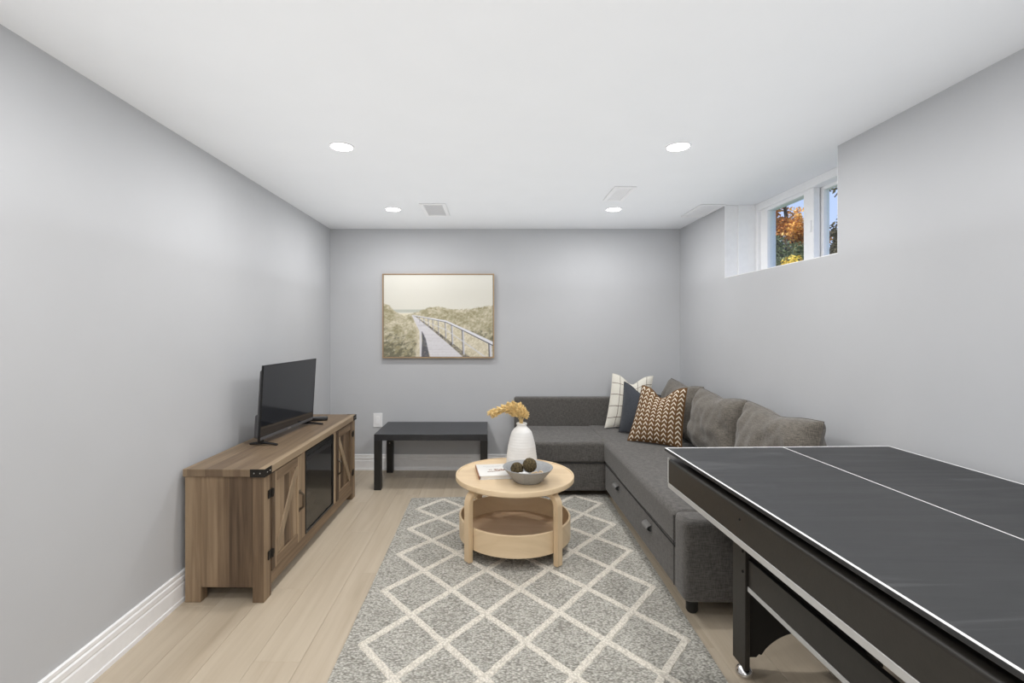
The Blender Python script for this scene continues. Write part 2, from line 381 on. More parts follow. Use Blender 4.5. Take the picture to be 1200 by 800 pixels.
def vent(x0, x1, y0, y1, label, n, dark=.0):
    cx, cy = (x0+x1)/2, (y0+y1)/2
    t = thing('ceiling_vent', label, 'vent', (cx, cy, H-.0005)); a, bq = (x1-x0)/2, (y1-y0)/2
    bm = bmesh.new()
    for q in ((-a, -a+.028, -bq, bq), (a-.028, a, -bq, bq), (-a+.028, a-.028, -bq, -bq+.028), (-a+.028, a-.028, bq-.028, bq)): box(bm, *q, -.008, 0)
    bevel(bm, .002, 1); obj('frame', bm, M_plate, t)
    obj('backing', bbox(-a+.028, a-.028, -bq+.028, bq-.028, -.002, 0, 0), simple('vent_backing', (.72+dark*.7, .72+dark*.7, .72+dark*.7), .8), t)
    L = 2*bq-.056
    for i in range(n):
        yy = -bq+.028 + (i+.5)*L/n
        bm = bmesh.new(); v = box(bm, -a+.028, a-.028, yy-L/n*.49, yy+L/n*.44, -.0055, -.004)
        for q in v:
            if q.co.y > yy: q.co.z += .0022 if dark == 0 else .0007
        obj('slat', bm, M_plate, t)
vent(-.525, -.33, 3.56, 3.95, 'white slatted ceiling vent left of centre, next to the far left downlight', 14)
vent(.80, .945, 3.14, 3.47, 'small white ceiling vent in front of the far right downlight', 12, .3)
vent(1.55, 1.738, 3.59, 3.97, 'white ceiling vent hard against the right wall by the window', 14, .3)

# ------------------------------------------------------------------ outlet
t = thing('wall_outlet', 'white wall plate with outlet low on the back wall beside the black table', 'outlet', (-1.038, YB-.0005, .459))
obj('cover_plate', bbox(-.042, .042, -.006, 0, -.064, .064, .003), M_plate, t)
obj('receptacle', bbox(-.017, .017, -.009, -.006, -.034, .034, .002), M_trim, t)

# ------------------------------------------------------------------ picture
def hsh(a): return a - np.floor(a)
def vnoise(u, v, s, seed=0):
    x = u*s; y = v*s; xi = np.floor(x); yi = np.floor(y); fx = x-xi; fy = y-yi; fx = fx*fx*(3-2*fx); fy = fy*fy*(3-2*fy)
    r = lambda a, b: hsh(np.sin(a*127.1+b*311.7+seed*74.7)*43758.5453)
    return (r(xi, yi)*(1-fx)+r(xi+1, yi)*fx)*(1-fy) + (r(xi, yi+1)*(1-fx)+r(xi+1, yi+1)*fx)*fy
def fb(u, v, s, seed=0): return .5*vnoise(u, v, s, seed)+.3*vnoise(u, v, s*2.1, seed+1)+.2*vnoise(u, v, s*4.3, seed+2)
def lin(c): c = np.array(c)/255.; return np.where(c < .04045, c/12.92, ((c+.055)/1.055)**2.4)
def paint_plane(name, W, Hh, nx, ny, fn, parent, y, mat_rough=.6):
    us, vsx = np.meshgrid(np.linspace(0, 1, nx), np.linspace(0, 1, ny))
    col = fn(us, vsx)
    verts = np.stack([(us-.5)*W, np.full_like(us, y), (.5-vsx)*Hh], -1).reshape(-1, 3)
    idx = np.arange(nx*ny).reshape(ny, nx)
    faces = np.stack([idx[:-1, :-1], idx[1:, :-1], idx[1:, 1:], idx[:-1, 1:]], -1).reshape(-1, 4)
    me = bpy.data.meshes.new(name); me.from_pydata(verts.tolist(), [], faces.tolist())
    ca = me.color_attributes.new('print', 'FLOAT_COLOR', 'POINT')
    rgba = np.concatenate([lin(col.reshape(-1, 3)), np.ones((nx*ny, 1))], 1).astype(np.float32)
    ca.data.foreach_set('color', rgba.ravel())
    b = NB(name+'_print'); at = b.n('ShaderNodeAttribute', attribute_name='print'); b.base(at.outputs['Color']); b.rough(mat_rough); b.spec(.3); me.materials.append(b.m)
    o = bpy.data.objects.new(name, me); COL.objects.link(o); o.parent = parent
    return o
def beach(u, v):
    out = np.zeros(u.shape+(3,))
    def lay(mask, c):
        m = np.clip(mask, 0, 1)[..., None]; out[:] = out*(1-m) + np.asarray(c, float)*m
    sf = lambda e, d: np.clip(.5 - d/(2*e), 0, 1)           # soft step, 1 where d<0
    n1 = fb(u, v*1.4, 16, 1); n2 = fb(u*1.2+.4*v, v*1.0, 64, 5); n3 = fb(u+.5*v, v*.8, 34, 9)
    lay(np.ones_like(u), (223, 221, 212)); lay(np.clip(v*2.2, 0, 1)*.5, (220, 217, 205))
    ip = lambda xs, ys: np.interp(u, xs, ys)
    # sea
    lay(sf(.006, np.abs(v-.44)-.018)*sf(.02, u-.36)*.8, (180, 184, 174))
    # far sand
    lay(sf(.008, .47-v), (226, 219, 196))
    # right dunes
    top = ip([0, .22, .34, .42, .5, .58, .66, .8, .93, 1], [.5, .49, .435, .40, .385, .41, .425, .415, .385, .375]) + (n2-.5)*.03
    m = sf(.008, top-v)*sf(.01, .2-u)
    def grass(deep):
        g = np.clip((n1*.55+n2*.45-.3)*2.2, 0, 1)[..., None]
        a = np.array((150, 143, 112.))*(1-g) + np.array((224, 216, 196.))*g
        dk = np.clip((deep*(n3*.6+n2*.4)-.34)*6, 0, 1)[..., None]*.85
        return a*(1-dk) + np.array((104, 102, 84.))*dk
    mm = m[..., None]; out[:] = out*(1-mm) + grass(np.clip((v-.40)*1.6+u*.25, 0, 1))*mm
    # rail curve and deck edge
    rail = ip([.26, .3, .57, .75, 1.0], [.49, .50, .565, .675, .835])
    deckR = ip([.26, .30, .45, .60, .74], [.5, .52, .68, .85, 1.02])
    below = sf(.004, rail-v)*sf(.006, .28-u)
    gg = np.clip(n2*1.3-.1, 0, 1)[..., None]; bc = np.array((186, 176, 146.))*(1-gg)+np.array((232, 225, 208.))*gg
    out[:] = out*(1-below[..., None]) + bc*below[..., None]
    # boardwalk
    deckL = ip([0, .24, .27, .34, .44], [2, .48, .5, .69, 1.05])
    xl = np.interp(v, [.49, .55, .69, 1.0], [.255, .285, .335, .43]); xr = np.interp(v, [.49, .52, .68, .85, 1.0], [.275, .30, .45, .60, .725])
    dk = sf(.004, xl-u)*sf(.004, u-xr)*sf(.004, .49-v)
    pl = hsh(22/np.clip(v-.43, .02, 1)*.35); seam = (pl < .16)*.35
    lay(dk, (219, 217, 221)); lay(dk*seam, (180, 178, 184)); lay(dk*np.clip(n2-.5, 0, 1)*.9, (190, 186, 186))
    # dark shade under right rail, dense posts
    band = sf(.004, xr-u)*sf(.006, u-xr-(.012+.10*np.clip(v-.5, 0, 1)))*sf(.004, .51-v)
    lay(band*np.clip(n2*1.6-.15, .25, 1), (92, 88, 84))
    for pu, wd in ((.33, .004), (.37, .005), (.41, .006), (.45, .006), (.50, .007), (.565, .009), (.625, .012), (.725, .016), (.975, .024)):
        rt = np.interp(pu, [.26, .3, .57, .75, 1.0], [.49, .50, .565, .675, .835]); bt = min(1.0, rt + (pu-.22)*.62)
        pm = sf(.003, np.abs(u-pu-(v-rt)*.03)-wd/2)*sf(.004, rt-v)*sf(.004, v-bt)
        lay(pm, (205, 206, 214)); pm2 = sf(.003, np.abs(u-pu+wd*.5-(v-rt)*.03)-wd/5)*sf(.004, rt-v)*sf(.004, v-bt); lay(pm2, (90, 88, 92))
    mid = rail + .018 + np.clip(u-.28, 0, 1)*.30
    lay(sf(.003, np.abs(v-mid)-.003-.012*np.clip(u-.3, 0, 1))*sf(.01, .3-u)*.8, (214, 213, 218))
    th = .004+.022*np.clip(u-.28, 0, 1)
    lay(sf(.003, np.abs(v-rail)-th)*sf(.004, .27-u), (226, 226, 232)); lay(sf(.003, np.abs(v-rail-th*1.35)-th*.35)*sf(.004, .27-u), (98, 98, 106))
    # left grass mound
    xb = np.interp(v, [.34, .37, .45, .54, .66, .8, 1.0], [-.02, .05, .11, .235, .30, .305, .285]) + (n2-.5)*.035
    lm = sf(.008, u-xb)*sf(.006, .34-v)
    out[:] = out*(1-lm[..., None]) + grass(np.clip((v-.36)*1.2+(.2-u)*.8+.18, 0, 1))*lm[..., None]
    # left railing
    lr = np.interp(v, [.5, .6, .69, 1.0], [.262, .30, .335, .345])
    lay(sf(.003, np.abs(u-lr)-.003-.022*np.clip(v-.5, 0, 1))*sf(.004, .5-v), (216, 214, 218))
    wl = np.interp(v, [.69, .78, 1.0], [.347, .352, .345]); wr = np.interp(v, [.69, .78, 1.0], [.352, .385, .42])
    lay(sf(.003, wl-u)*sf(.003, u-wr)*sf(.004, .69-v)*np.clip(.55+n2*.7, 0, 1), (92, 92, 98))
    return out
t = thing('framed_picture', 'light oak framed print of a boardwalk through beach dunes, on the back wall', 'picture', (-.479, YB-.001, 1.417))
pw, ph, pd = 1.022, .772, .036
bm = bmesh.new()
for q in ((-pw/2, -pw/2+.009, -ph/2, ph/2), (pw/2-.009, pw/2, -ph/2, ph/2), (-pw/2+.009, pw/2-.009, ph/2-.009, ph/2), (-pw/2+.009, pw/2-.009, -ph/2, -ph/2+.009)):
    box(bm, q[0], q[1], -pd, 0, q[2], q[3])
bevel(bm, .0012, 1); obj('frame', bm, M_oakframe, t)
obj('canvas_edge', bbox(-pw/2+.0092, pw/2-.0092, -pd+.006, -.004, -ph/2+.0092, ph/2-.0092, 0), simple('canvas_edge', (.16, .13, .10), .8), t)
cv = paint_plane('canvas', pw-.026, ph-.026, 300, 226, beach, t, -pd+.0045)

# ------------------------------------------------------------------ TV stand
st = thing('tv_stand', 'rustic taupe wood farmhouse tv stand with two barn doors around a black fireplace', 'tv stand', (-1.067, 2.297, 0), -.0149)
SL, SD, SH = 1.482, .392, .635
obj('top', bbox(-SD, 0, 0, SL, .599, SH, .002, 1), M_wt, st)
bx0 = -.008
for (x0, x1, y0, y1) in ((-.062, bx0, .008, .083), (-.062, bx0, SL-.083, SL-.008), (-SD+.006, -SD+.082, .008, .062), (-SD+.006, -SD+.082, SL-.062, SL-.008)):
    obj('corner_post', bbox(x0, x1, y0, y1, 0, .599, .0015, 1), M_wz, st)
obj('end_panel', bbox(-SD+.082, -.062, .010, .028, .072, .599, .001, 1), M_wz, st)
obj('end_panel', bbox(-SD+.082, -.062, SL-.028, SL-.010, .072, .599, .001, 1), M_wz, st)
obj('back_panel', bbox(-SD+.008, -SD+.016, .062, SL-.062, .07, .599, 0), M_wy, st)
obj('bottom_panel', bbox(-SD+.016, -.03, .03, SL-.03, .075, .093, 0), M_wy, st)
obj('bottom_rail', bbox(-.028, bx0, .083, SL-.083, .052, .112, .001, 1), M_wy, st)
obj('top_rail', bbox(-.028, bx0-.001, .083, SL-.083, .594, .599, 0), M_wy, st)
for y0 in (.446, .981): obj('stile', bbox(-.028, bx0, y0, y0+.055, .112, .594, .001, 1), M_wz, st)
# corner brackets with rivets
for y0, y1, e in ((-.0018, .07, 0), (SL-.07, SL+.0018, 1)):
    bm = bmesh.new()
    box(bm, 0, .0018, y0, y1, .598, .6362)
    if e == 0: box(bm, -.07, 0, y0, 0, .598, .6362)
    else: box(bm, -.07, 0, SL, y1, .598, .6362)
    br = obj('corner_bracket', bm, M_iron, st)
    ye = -.002 if e == 0 else SL+.002
    for rx, ry in [(.002, q) for q in ((.022, .05) if e == 0 else (SL-.022, SL-.05))] + [(-.022, ye), (-.05, ye)]:
        bm = bmesh.new(); bmesh.ops.create_uvsphere(bm, u_segments=8, v_segments=5, radius=.0035, matrix=Matrix.Translation((rx, ry, .617)))
        obj('rivet', bm, M_stud, br, True)
def barn_door(y0, y1, flip):
    z0, z1 = .115, .591; fw = .05
    d = obj('door', bbox(-.026, -.018, y0, y1, z0, z1, 0), M_wz, st)
    nb = 4; w_ = (y1-y0-2*fw)/nb
    for i in range(nb): obj('board', bbox(-.018, -.0135, y0+fw+i*w_+.0012, y0+fw+(i+1)*w_-.0012, z0+fw, z1-fw, .001, 1), M_wz, d)
    for a in (y0, y1-fw): obj('stile', bbox(-.018, -.004, a, a+fw, z0, z1, .0015, 1), M_wz, d)
    for a in (z0, z1-fw): obj('rail', bbox(-.018, -.0045, y0+fw, y1-fw, a, a+fw, .0015, 1), M_wy, d)
    ya, yb = (y0+fw, y1-fw); za, zb = z0+fw, z1-fw
    if flip: ya, yb = yb, ya
    hw = .019; s = 1 if yb > ya else -1
    bm = bmesh.new()
    poly = [(ya, za), (ya+s*hw*1.1, za), (yb, zb-hw*2.3), (yb, zb), (yb-s*hw*1.1, zb), (ya, za+hw*2.3)]
    prism(bm, poly, 'X', -.0135, -.006); obj('diagonal_brace', bm, M_wlight, d)
    hy = y0+.03 if flip else y1-.03
    bm = bmesh.new(); pts = []
    for i in range(13):
        a = i/12; pts.append((-.004+.021*min(1, math.sin(a*PI)*2.2), hy, .292+.10*a))
    tube(bm, pts, .0062, 8); 
    for zz in (.292, .392): box(bm, -.004, -.001, hy-.008, hy+.008, zz-.01, zz+.01)
    obj('handle', bm, M_bronze, d, True)
    for zz in (.205, .50):
        he = y1 if flip else y0; s2 = 1 if flip else -1
        bm = bmesh.new(); ys = sorted((he+s2*.038, he-s2*.0)); box(bm, -.0065, -.0055+.002, ys[0], ys[1], zz-.02, zz+.02)
        tube(bm, [(-.002, he, zz-.02), (-.002, he, zz+.02)], .006, 8)
        ys = sorted((he, he-s2*.02)); box(bm, -.0035, -.0015, ys[0], ys[1], zz-.012, zz+.012)
        obj('hinge', bm, M_iron, d)
M_wlight = wood('rustic_wood_brace', TOPW, 'Z', .5, .6, .1, 2.2, 45)
barn_door(.084, .4445, False); barn_door(1.0375, SL-.084, True)
# fireplace insert
fp = obj('fireplace', bbox(-.24, -.23, .503, .979, .115, .592, 0), M_dark, st, label='black electric fireplace insert with a glass front')
bm = bmesh.new()
box(bm, -.23, -.02, .503, .508, .115, .592); box(bm, -.23, -.02, .974, .979, .115, .592); box(bm, -.23, -.02, .508, .974, .115, .12); box(bm, -.23, -.02, .508, .974, .56, .592)
obj('firebox', bm, M_dark, fp)
bm = bmesh.new()
box(bm, -.02, -.004, .5035, .516, .117, .59); box(bm, -.02, -.004, .966, .9785, .117, .59); box(bm, -.02, -.004, .516, .966, .117, .129); box(bm, -.02, -.004, .516, .966, .578, .59)
bevel(bm, .001, 1); obj('frame', bm, M_tvblack, fp)
bm = bbox(-.02, -.009, .516, .966, .528, .578, .001, 1); obj('control_strip', bm, M_tvblack, fp)
for i in range(6):
    obj('air_slot', bbox(-.0088, -.0078, .54+i*.07, .59+i*.07, .556, .562, 0), M_dark, fp)
obj('glass', bbox(-.013, -.010, .516, .966, .129, .528, 0), M_fglass, fp)
M_log = simple('charred_log', (.16, .11, .07), .9, var=.6, scale=25, bump=.8)
for i, (ya, za, yb_, zb, r) in enumerate(((.56, .17, .90, .185, .026), (.60, .205, .80, .235, .022), (.70, .23, .93, .20, .02))):
    bm = bmesh.new(); tube(bm, [(-.12-.02*i, ya+(yb_-ya)*q/6, za+(zb-za)*q/6+.004*math.sin(q*2)) for q in range(7)], [r*(.92+.12*random.random()) for _ in range(7)], 10)
    obj('log', bm, M_log, fp, True)

# ------------------------------------------------------------------ television
nx, ny = -1.312, 2.748; fx, fy = -1.252, 3.408
ang = math.atan2(fy-ny, fx-nx) - PI/2; W = math.hypot(fx-nx, fy-ny)
tv = thing('television', 'black flat screen television standing on the rustic tv stand', 'television', ((nx+fx)/2, (ny+fy)/2, SH), ang)
def tilt(bm, a=math.radians(3.4), z=.03):
    for v in bm.verts: v.co.x, v.co.z = v.co.x + (v.co.z-z)*math.tan(a), v.co.z
    return bm
z0, z1 = .030, .457
bm = bmesh.new(); box(bm, -.006, .004, -W/2, W/2, z0, z1); box(bm, .004, .0065, -W/2, -W/2+.006, z0, z1); box(bm, .004, .0065, W/2-.006, W/2, z0, z1); box(bm, .004, .0065, -W/2+.006, W/2-.006, z1-.006, z1)
bevel(bm, .001, 1); obj('bezel', tilt(bm), M_tvblack, tv)
bm = bbox(.004, .008, -W/2+.006, W/2-.006, z0, z0+.016, .001, 1); ch = obj('chin_bar', tilt(bm), M_tvgrey, tv, label='grey lower edge bar')
obj('logo_plate', tilt(bbox(.0081, .0086, -.02, .02, z0+.005, z0+.011, 0)), M_stud, ch)
obj('screen', tilt(bbox(.004, .0052, -W/2+.006, W/2-.006, z0+.016, z1-.006, 0)), M_screen, tv)
bm = bmesh.new(); box(bm, -.03, -.006, -W/2+.02, W/2-.02, z0+.01, z1-.03); bevel(bm, .012, 3); obj('back_cover', tilt(bm), M_tvgrey, tv)
bm = bmesh.new(); box(bm, -.05, -.02, -W/2+.03, W/2-.03, z0+.005, .17); bevel(bm, .012, 3); obj('back_housing', tilt(bm), M_tvgrey, tv)
for s in (-1, 1):
    yy = s*(W/2-.035); bm = bmesh.new()
    tube(bm, [(-.07, yy+s*.004, .006), (-.045, yy, .009), (-.01, yy, .012), (.03, yy, .012), (.065, yy, .009), (.095, yy+s*.004, .006)], [.006, .0065, .0075, .0075, .0065, .006], 8)
    box(bm, -.02, .004, yy-.012, yy+.012, .008, .04)
    obj('foot', bm, M_tvblack, tv, True)
t = thing('streaming_box', 'small black box lying on the tv stand beyond the television', 'electronics', (-1.245, 3.53, SH), .25)
bm = bbox(-.06, .06, -.03, .03, 0.001, .024, .006, 3); obj('case', bm, M_tvblack, t, True)
obj('foot_pad', bbox(-.05, .05, -.022, .022, 0, .001, 0), M_tvgrey, t)

# ------------------------------------------------------------------ black side table
t = thing('low_table', 'plain black rectangular low table against the back wall', 'table', (-.4835, 4.178, 0))
a, d, h = .4555, .265, .45
obj('tabletop', bbox(-a, a, -d, d, h-.05, h, .0015, 1), M_benchtop, t)
for sx in (-1, 1):
    for sy in (-1, 1):
        x0 = sx*a if sx < 0 else a-.055; y0 = -d if sy < 0 else d-.055
        L = obj('leg', bbox(x0, x0+.055, y0, y0+.055, 0, h-.05, .0012, 1), M_black, t)
        if sy > 0 and sx < 0:
            bm = bmesh.new(); bmesh.ops.create_uvsphere(bm, u_segments=10, v_segments=6, radius=.006, matrix=Matrix.Translation((x0+.0275, y0-.001, .27)))
            obj('screw_cap', bm, M_stud, L)

# ------------------------------------------------------------------ rug
RC = [(-.595, 1.30), (.858, 1.30), (.902, 3.80), (-.603, 3.705)]
def rug_z(x, y): return .012
nxr, nyr = 60, 100
bm = bmesh.new(); g = []
for j in range(nyr+1):
    row = []
    for i in range(nxr+1):
        u, v = i/nxr, j/nyr
        p = Vector(RC[0]).lerp(Vector(RC[1]), u).lerp(Vector(RC[3]).lerp(Vector(RC[2]), u), v)
        e = .004*noise.noise(Vector((u*3, v*9, 3)))
        if i in (0, nxr): p.x += e
        row.append(bm.verts.new((p.x, p.y, .011 + .0012*noise.noise(Vector((p.x*9, p.y*9, 0))))))
    g.append(row)
for j in range(nyr):
    for i in range(nxr): bm.faces.new((g[j][i], g[j][i+1], g[j+1][i+1], g[j+1][i]))
edge = [g[0][i] for i in range(nxr)] + [g[j][nxr] for j in range(nyr)] + [g[nyr][i] for i in range(nxr, 0, -1)] + [g[j][0] for j in range(nyr, 0, -1)]
low = [bm.verts.new((v.co.x, v.co.y, .0005)) for v in edge]
for k in range(len(edge)): k2 = (k+1) % len(edge); bm.faces.new((edge[k], low[k], low[k2], edge[k2]))
bmesh.ops.recalc_face_normals(bm, faces=bm.faces)
for v in bm.verts: v.co -= Vector((.14, 2.5, 0))
rug = thing('area_rug', 'grey woven area rug with an ivory diamond lattice, under the round coffee table', 'rug', (.14, 2.5, 0))
obj('pile', bm, M_rug, rug, True)
ZL = [3.476+.20, 3.476, 3.129+.17, 3.129+.0, 2.782+.19, 2.782, 2.390+.2, 2.390, 1.985+.2, 1.985, 1.985-.2, 1.985-.4, 1.985-.6]
kL = {-1: 3.665, 0: 3.476, 2: 3.129, 4: 2.782, 6: 2.390, 8: 1.985, 10: 1.585, 11: 1.39}
kR = {-1: 3.775, 0: 3.588, 2: 3.208, 4: 2.828, 6: 2.426, 8: 2.019, 10: 1.61, 11: 1.41}
def kz(dc, j):
    ks = sorted(dc); return float(np.interp(j, ks, [dc[k] for k in ks]))
def lat(i, j):
    x = -.525 + (.812+.525)*i/8; return Vector((x, kz(kL, j)*(1-i/8)+kz(kR, j)*i/8, .0125))
bm = bmesh.new()
def ribbon(a, bq, w=.034):
    n = 10; d = (bq-a).normalized(); s = Vector((-d.y, d.x, 0)); prev = None
    for q in range(n+1):
        p = a.lerp(bq, q/n) + s*.004*noise.noise(Vector((a.x*7+q*.4, a.y*5, 1)))
        ww = w/2*(1+.12*noise.noise(Vector((p.x*40, p.y*40, 5))))
        ring = [bm.verts.new(p+s*ww*c_+Vector((0, 0, hz))) for c_, hz in ((-1, -.003), (-.75, .002), (0, .0038), (.75, .002), (1, -.003))]
        if prev:
            for k in range(4): bm.faces.new((prev[k], prev[k+1], ring[k+1], ring[k]))
        prev = ring
for j in range(-1, 11):
    for i in range(8):
        if (i+j) % 2 == 0:
            if j+1 <= 11: ribbon(lat(i, j), lat(i+1, j+1))
            if j-1 >= -1: ribbon(lat(i, j), lat(i+1, j-1))
for i in range(9):
    for j in range(-1, 12):
        if (i+j) % 2 == 0:
            p = lat(i, j); r = .019
            cv_ = bm.verts.new(p+Vector((0, 0, .0042))); rg = [bm.verts.new(p+Vector((r*math.cos(2*PI*k/10), r*math.sin(2*PI*k/10), -.002))) for k in range(10)]
            for k in range(10): bm.faces.new((cv_, rg[k], rg[(k+1) % 10]))
bmesh.ops.recalc_face_normals(bm, faces=bm.faces)
for v in bm.verts: v.co -= Vector((.14, 2.5, 0))
obj('lattice_braid', bm, M_ivory, rug, True, label='raised ivory diamond lattice')

# ------------------------------------------------------------------ coffee table
RZ = .0135
TZ = .433
ct = thing('coffee_table', 'round birch coffee table with a tray shelf between bentwood legs', 'coffee table', (.143, 2.91, RZ), -math.radians(5))
T = TZ-RZ
obj('tabletop', lathe([(0, T-.028), (.344, T-.028), (.351, T-.022), (.352, T+.001), (.350, T+.004), (.342, T+.004), (.339, T-.001), (.336, T-.002), (0, T-.002)], 96, False), M_birch, ct, True)
obj('tray_wall', lathe([(.330, .066), (.330, .184), (.327, .187), (.320, .187), (.318, .184), (.318, .068), (.330, .066)], 96, False), M_birch, ct, True)
obj('tray_bottom', lathe([(0, .070), (.317, .070), (.317, .082), (0, .082)], 96, False), M_tray, ct, True)
for k in range(4):
    a = math.radians(225+90*k); r0 = .3465; pts = [(r0, 0), (r0, .12), (r0, .24), (r0, T-.028-.075)]
    for q in range(1, 9):
        t_ = q/8*PI/2; R = .058; pts.append((r0-R*(1-math.cos(t_)), T-.028-.075+ (R+.002)*math.sin(t_)))
    pts += [(r0-.058-.05, T-.028-.015), (r0-.058-.12, T-.028-.015)]
    rad = Vector((math.cos(a), math.sin(a), 0))
    bm = bmesh.new(); strip(bm, [rad*r + Vector((0, 0, z)) for r, z in pts], (-math.sin(a), math.cos(a), 0), None, .046, .029)
    bevel_e = [e for e in bm.edges if e.calc_face_angle(0) > .9 and e.calc_length() > .0]
    bmesh.ops.bevel(bm, geom=bevel_e, offset=.003, segments=2, affect='EDGES', clamp_overlap=True)
    obj('leg', bm, M_birchz, ct, True)

ZT = TZ-.002
# vase
t = thing('vase', 'white ribbed ceramic bottle vase holding dried grass on the coffee table', 'vase', (.199, 3.12, ZT))
prof = [(0, 0), (.085, 0), (.093, .003), (.0985, .012)]
body = [(.012, .0985), (.05, .0965), (.12, .0875), (.17, .076), (.20, .067), (.215, .06), (.228, .048), (.238, .036), (.245, .0315), (.252, .031)]
zs = np.linspace(.016, .252, 80)
for z in zs:
    r = float(np.interp(z, [p[0] for p in body], [p[1] for p in body])); rb = .0005*math.sin(z*2*PI/.017) if z < .225 else 0
    prof.append((r+rb, z))
prof += [(.0335, .257), (.034, .263), (.031, .266), (.027, .263), (.026, .24), (.045, .21), (0, .19)]
obj('body', lathe(prof, 64, False), M_white_cer, t, True)
# dried grass
def plume(pts, label, n=130, spread=.028, tip=.03):
    P = [Vector(p) for p in pts]
    def at(s):
        s = max(0, min(.9999, s))*(len(P)-1); i = int(s); f = s-i
        p0, p1, p2, p3 = P[max(i-1, 0)], P[i], P[i+1], P[min(i+2, len(P)-1)]
        return .5*((2*p1)+(-p0+p2)*f+(2*p0-5*p1+4*p2-p3)*f*f+(-p0+3*p1-3*p2+p3)*f**3)
    o0 = P[0].copy(); bm = bmesh.new()
    tube(bm, [at(k/16)-o0 for k in range(17)], [.0022*(1-.6*k/16) for k in range(17)], 5)
    for q in range(n):
        s = .35+.65*(q/n)**.9; c_ = at(s)-o0; tg = (at(min(1, s+.03))-at(s-.03)).normalized()
        rnd = Vector((random.gauss(0, 1), random.gauss(0, 1), random.gauss(0, 1))).normalized()
        sd = (rnd - tg*rnd.dot(tg)).normalized(); d = (tg*.8+sd*.9).normalized()
        L = spread*(.7+.6*random.random())*(1.1-.45*abs(s-.6)/.4); s2 = d.cross(rnd).normalized(); w_ = L*.19
        a_, e_ = c_, c_+d*L; m_ = c_+d*L*.45; up = d.cross(s2)
        vs_ = [bm.verts.new(x_) for x_ in (a_, m_+s2*w_, m_+up*w_, m_-s2*w_, m_-up*w_, e_)]
        for i1, i2 in ((1, 2), (2, 3), (3, 4), (4, 1)): bm.faces.new((vs_[0], vs_[i1], vs_[i2])); bm.faces.new((vs_[5], vs_[i2], vs_[i1]))
    o = obj('dried_grass_stem', bm, M_straw); o.location = o0
    tag(o, label, 'dried grass', 'golden dried grass in the white vase'); return o
vb = Vector((.199, 3.12, ZT+.20)); LBL = 'upright golden dried grass plume bunched in the white vase'
def V(x, y, z): return (x, y, z)
plume([vb, V(.193, 3.12, .715), V(.165, 3.12, .765), V(.10, 3.115, .79), V(.03, 3.11, .775), V(-.012, 3.10, .762)], 'longest golden dried grass plume, bending far to the left over the vase', 150, .03)
plume([vb+Vector((.004, .004, 0)), V(.19, 3.13, .715), V(.155, 3.13, .76), V(.09, 3.13, .772), V(.035, 3.12, .755), V(.01, 3.12, .738)], 'lower golden dried grass plume drooping left beneath the longest one', 120, .026)
for dx, dz, dy in ((-.020, .01, .01), (-.005, .004, -.014), (.012, .0, .012), (.024, -.02, -.006), (-.042, .006, -.006), (-.062, -.012, .012), (.032, -.045, .006)):
    plume([vb+Vector((dx*.2, dy*.3, 0)), V(.199+dx*.25, 3.12+dy*.6, .715), V(.197+dx*.8, 3.12+dy*1.5, .755+dz*.5), V(.185+dx*1.2, 3.12+dy*2, .79+dz), V(.170+dx*1.5, 3.12+dy*2, .812+dz*1.1)], LBL, 150, .026)

# bowl
bw = thing('bowl', 'shallow grey stoneware bowl of moss balls on the coffee table', 'bowl', (.212, 2.775, ZT))
obj('shell', lathe([(0, 0), (.072, 0), (.078, .004), (.088, .016), (.112, .044), (.134, .07), (.143, .082), (.141, .0845), (.137, .083), (.127, .07), (.104, .044), (.08, .018), (.07, .012), (0, .011)], 72, False), M_bowl, bw, True)
def moss(x, y, z, r, label, seed):
    bm = bmesh.new(); bmesh.ops.create_icosphere(bm, subdivisions=5, radius=r)
    for v in bm.verts:
        nn = v.co.normalized(); v.co += nn*r*(.05*noise.noise(nn*7+Vector((seed, 0, 0)))+.045*noise.noise(nn*19+Vector((0, seed, 0))))
    o = obj('moss_ball', bm, M_moss, None, True); o.location = (x, y, z); tag(o, label, 'decor ball', 'moss balls in the grey bowl'); return o
moss(.222, 2.765, ZT+.094, .0395, 'higher brown-green moss ball at the middle of the grey bowl', 1)
moss(.150, 2.775, ZT+.070, .036, 'lower brown-green moss ball at the left of the grey bowl', 4)
def pebble(x, y, z, s, seed, name, mat, label, cat, grp, flat=.7):
    bm = bmesh.new(); bmesh.ops.create_icosphere(bm, subdivisions=2, radius=s)
    for v in bm.verts: v.co *= 1+.35*noise.noise(v.co*(1.2/s)+Vector((seed*3.1, 0, 0))); v.co.z *= flat
    o = obj(name, bm, mat, None, False); o.location = (x, y, z); tag(o, label, cat, grp); return o
for i, (x, y, z, s) in enumerate(((.168, 2.705, .060, .016), (.186, 2.70, .066, .014), (.20, 2.712, .057, .016), (.178, 2.722, .048, .018), (.208, 2.70, .052, .012))):
    pebble(x, y, ZT+z, s, i, 'white_shell', M_shell, 'small white shell chunk at the front of the grey bowl', 'shell', 'white shells in the grey bowl')
for i, (x, y, z, s) in enumerate(((.238, 2.712, .056, .014), (.255, 2.718, .06, .015), (.272, 2.73, .06, .014), (.283, 2.755, .055, .013), (.25, 2.735, .05, .015), (.172, 2.83, .062, .016), (.195, 2.835, .066, .015))):
    bm = bmesh.new(); R = s*.8; a0 = i*1.3
    tube(bm, [(R*math.cos(a0+q*.55), R*math.sin(a0+q*.55), .004*math.sin(q*1.1)+q*.0006) for q in range(10)], [.0045]*10, 6)
    for v in bm.verts: v.co = Matrix.Rotation(.8+i, 3, 'X') @ v.co
    o = obj('wood_curl', bm, M_chip, None, True); o.location = (x, y, ZT+z)
    tag(o, 'curled pale wood shaving %s in the grey bowl' % ('at the right' if i < 5 else 'behind the left moss ball'), 'wood curl', 'pale wood curls in the grey bowl')

